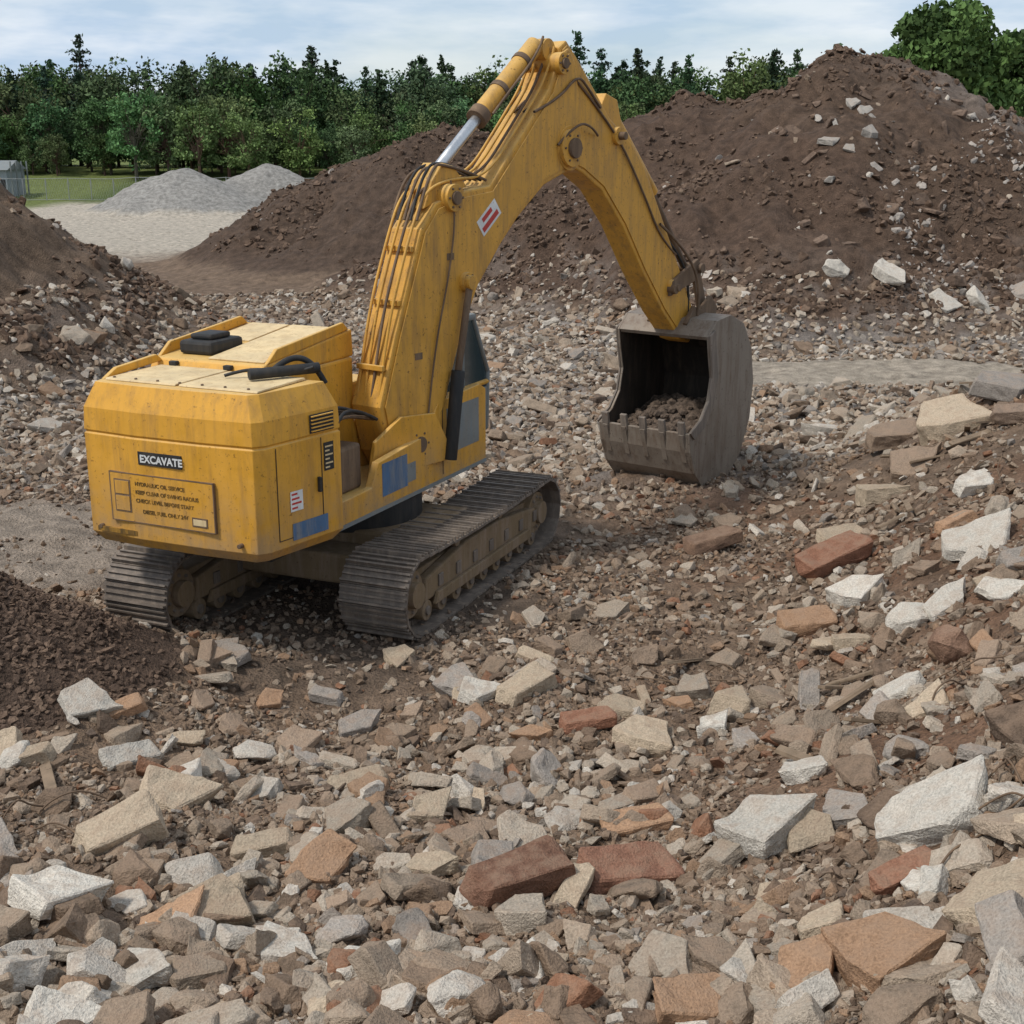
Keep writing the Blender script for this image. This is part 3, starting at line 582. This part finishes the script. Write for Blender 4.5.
# ------------------------------------------------------------ trees
def tree(kind,seed,hgt,rad,nleaf,ls):
    rr=np.random.default_rng(seed);V=[];Q=[];C_=[]
    def limb(p0,p1,r0,r1,k=6):
        p0=np.array(p0,float);p1=np.array(p1,float);d=p1-p0;d/=np.linalg.norm(d)
        u=np.cross(d,[.3,.8,.1]);u/=np.linalg.norm(u);w=np.cross(d,u);b0=sum(len(a_) for a_ in V)
        an=np.arange(k)*2*np.pi/k;c_=np.cos(an)[:,None]*u+np.sin(an)[:,None]*w
        V.append(np.concatenate([p0+c_*r0,p1+c_*r1]))
        for j in range(k): Q.append([[b0+j,b0+(j+1)%k,b0+k+(j+1)%k,b0+k+j]])
        C_.append(np.tile([.09,.065,.045],(2*k,1)))
    cents=[];rads=[]
    if kind=="pine":
        limb((0,0,0),(0,0,hgt*.98),hgt*.014,.03)
        z=hgt*.12
        while z<hgt*.99:
            t=(z/hgt-.12)/.87;L=rad*(1-t)**.65*rr.uniform(.45,1.1)+.2
            for a_ in rr.uniform(0,6.28,5):
                l=L*rr.uniform(.4,1.1);e=(l*np.cos(a_),l*np.sin(a_),z+.1*l)
                limb((0,0,z),e,.05,.02,4)
                for q_ in (.3,.65,1): cents.append((e[0]*q_,e[1]*q_,z+.1*l*q_+rr.normal(0,.15)));rads.append(.30*l*.6+.28)
            z+=hgt*.036*rr.uniform(.7,1.4)
    else:
        limb((0,0,0),(0,0,hgt*.5),hgt*.022,hgt*.013)
        for j in range(40):
            a_=rr.uniform(0,6.28);ph=rr.uniform(-.9,1)
            q_=rr.uniform(.4,1.0);rh=rad*np.sqrt(max(0,1-abs(ph)**2.4*.85))*q_
            e=(rh*np.cos(a_),rh*np.sin(a_),hgt*.54+ph*hgt*.40*(.6+.4*q_))
            limb((0,0,hgt*rr.uniform(.2,.48)),e,hgt*.007,.03,4)
            for _ in range(4):
                cents.append((e[0]+rr.normal(0,rad*.15),e[1]+rr.normal(0,rad*.15),e[2]+rr.normal(0,hgt*.05)));rads.append(rad*rr.uniform(.14,.28))
    cents=np.array(cents);rads=np.array(rads)
    w=rads**2;ci=rr.choice(len(cents),nleaf,p=w/w.sum())
    d=rr.normal(0,1,(nleaf,3));d/=np.linalg.norm(d,axis=1)[:,None];d*=(rr.random(nleaf)**.45)[:,None]*1.1
    fl=.55 if kind=="pine" else .8
    P=cents[ci]+d*rads[ci][:,None]*np.array([1,1,fl])
    u=rr.normal(0,1,(nleaf,3));u/=np.linalg.norm(u,axis=1)[:,None];w_=np.cross(u,rr.normal(0,1,(nleaf,3)));w_/=np.linalg.norm(w_,axis=1)[:,None]
    s_=ls*rr.uniform(.5,1.2,(nleaf,1));u=u*s_;w_=w_*s_*.6
    L=np.stack([P-u,P+w_,P+u,P-w_],1).reshape(-1,3);b0=sum(len(a_) for a_ in V)
    q=(b0+np.arange(nleaf)[:,None]*4+np.arange(4))
    tint=rr.uniform(.65,1.35,len(cents))[ci]*rr.uniform(.75,1.25,nleaf)
    base=np.array([.046,.076,.038]) if kind=="pine" else np.array([.075,.120,.042])
    C_.append(np.repeat(base[None]*tint[:,None],4,0))
    V.append(L);Q.append(q.tolist())
    return np.concatenate(V),np.array([f_ for qq in Q for f_ in qq]),np.concatenate(C_)
def merge(name,items):
    VV=[];FF=[];CC=[];o_=0
    for (V,Fc,Cc),x,y,s_,rz,br in items:
        z=float(H(x,y));c_,sn=math.cos(rz),math.sin(rz);P=V*s_
        P=np.stack([P[:,0]*c_-P[:,1]*sn+x,P[:,0]*sn+P[:,1]*c_+y,P[:,2]+z-.1],-1)
        VV.append(P);FF.append(Fc+o_);CC.append(Cc*np.asarray(br));o_+=len(V)
    return mesh_np(name,np.concatenate(VV),np.concatenate(FF),4,np.concatenate(CC),M_leaf)
PN=[tree("pine",s_,random.uniform(15.5,19.5),random.uniform(3.2,4.8),2800,.32) for s_ in range(8)]
DC=[tree("dec",20+s_,random.uniform(13.5,16.5),random.uniform(4.6,6.4),3200,.36) for s_ in range(8)]
it=[]
def tint(b): return (b*random.uniform(.85,1.25),b*random.uniform(.92,1.1),b*random.uniform(.85,1.3))
for j in range(340):
    x=random.uniform(-125,150);y=random.uniform(203,250);pine=random.random()<.42
    it.append(((random.choice(PN) if pine else random.choice(DC)),x,y,random.uniform(.78,1.12),random.random()*6,tint(random.uniform(.8,1.15))))
for j in range(150):
    x=-118+j*1.6+random.uniform(-1.5,1.5);y=random.uniform(191,202)
    it.append((random.choice(DC),x,y,random.uniform(.3,.72),random.random()*6,tint(random.uniform(.9,1.35))))
for x,y,s_ in [(-52,186,.8),(-48,188,.74),(-43,185,.68),(-40,190,.76),(-36,184,.6),(-30,190,.66),(-22,189,.5),(-12,188,.55),(0,190,.65),(12,190,.6)]:
    it.append((random.choice(DC),x,y,s_,random.random()*6,tint(1.55)))
merge("distant_tree_line",it)
merge("deciduous_tree",[(tree("dec",81,18.8,6.6,30000,.34),34.0,108,1.0,0,(1.0,1.05,.85))])
merge("deciduous_tree.001",[(tree("dec",78,16,6,16000,.36),45,116,1.0,1,(.9,.95,.85))])
merge("pine_tree",[(tree("pine",79,15,3.0,6000,.24),28.0,118,1.0,1,1.0)])
# ------------------------------------------------------------ background shed, fence
SH=emp("steel_shed",-64,165);SM=SH.matrix_world.copy()
shm=paint("shed_cladding",(.28,.31,.33),(.2,.18,.15,1),.4,.6)
box("walls",-6,3,-3,3,0,3.2,SM,shm,.02,SH);prism("roof",[(-3.4,3.2),(3.4,3.2),(0,4.3)],-6.3,3.3,'x',SM,GR,.02,SH)
for j in range(4): box("window_%d"%j,-5.4+j*2,-4.4+j*2,-3.03,-2.98,1.3,2.3,SM,GL,0,SH)
box("door",1.9,2.8,-3.03,-2.98,0,2.1,SM,DK,0,SH)
for j in range(4): box("column_%d"%j,3.4+j*.001,3.55,-2.8+j*1.8,-2.65+j*1.8,0,4.2,SM,GR,0,SH)
FE=emp("chain_link_fence",-60,160);fm=FE.matrix_world.copy();fence=paint("galvanised_wire",(.3,.31,.31),amount=.2)
bm=bmesh.new()
def wire(a,b_,r):
    a=Vector(a);b_=Vector(b_);d=b_-a;t=d.to_track_quat('Z','Y').to_matrix();u=t@Vector((r,0,0));w=t@Vector((0,r,0))
    A=[bm.verts.new(a+q) for q in(u,w,-u,-w)];B=[bm.verts.new(b_+q) for q in(u,w,-u,-w)]
    for j in range(4): bm.faces.new((A[j],A[(j+1)%4],B[(j+1)%4],B[j]))
z0=float(H(-60,160))
for j in range(32):
    xx=j*2.7-20;zz=float(H(-60+xx,160))-z0;wire((xx,0,zz),(xx,0,zz+2.6),.05)
    if j<31:
        zn=float(H(-60+xx+2.7,160))-z0
        for hh in (.1,2.55): wire((xx,0,zz+hh),(xx+2.7,0,zn+hh),.025)
        for k_i in range(9):
            wire((xx+k_i*.3,0,zz+.1),(min(xx+k_i*.3+.9,xx+2.7),0,zz+2.5),.008);wire((xx+k_i*.3+.3,0,zz+.1),(max(xx,xx+k_i*.3-.6),0,zz+2.5),.008)
place(bm,"fence_mesh",fm,fence,0,FE)
# ------------------------------------------------------------ camera, light, world
cam=bpy.data.cameras.new("camera");co=bpy.data.objects.new("camera",cam);sc.collection.objects.link(co)
cam.lens=45.7;cam.sensor_width=36;co.location=(0,0,6.6);co.rotation_euler=(math.pi/2-math.radians(15.77),0,0);cam.clip_end=6000;sc.camera=co
EL=math.radians(55);AZ=math.radians(-118)
sd=Vector((math.sin(AZ)*math.cos(EL),math.cos(AZ)*math.cos(EL),math.sin(EL)))
s=bpy.data.lights.new("sun","SUN");s.energy=2.8;s.angle=math.radians(8);s.color=(1,.96,.9)
so=bpy.data.objects.new("sun",s);so.rotation_euler=sd.to_track_quat('Z','Y').to_euler();sc.collection.objects.link(so)
w=bpy.data.worlds.new("World");sc.world=w;w.use_nodes=True;nt=w.node_tree;bg=nt.nodes["Background"]
sky=nt.nodes.new("ShaderNodeTexSky");sky.sky_type='NISHITA';sky.sun_disc=False;sky.sun_elevation=EL;sky.sun_rotation=AZ
tc=nt.nodes.new("ShaderNodeTexCoord");mp=nt.nodes.new("ShaderNodeMapping");mp.inputs["Scale"].default_value=(1,1,4.5);nt.links.new(tc.outputs["Generated"],mp.inputs[0])
nf=noise(nt,mp.outputs[0],2.6,5,.55);nf2=noise(nt,mp.outputs[0],7,5,.55)
cc=mixc(nt,ramp(nt,nf2,.38,g(0),.62,g(1)),(3.9,5.0,6.4,1),(6.8,7.2,7.7,1))
col=mixc(nt,ramp(nt,nf,.38,g(.55),.6,g(.97)),sky.outputs[0],cc)
nt.links.new(col,bg.inputs[0]);bg.inputs[1].default_value=.128
sc.view_settings.view_transform='Standard';sc.view_settings.look='None';sc.view_settings.exposure=0
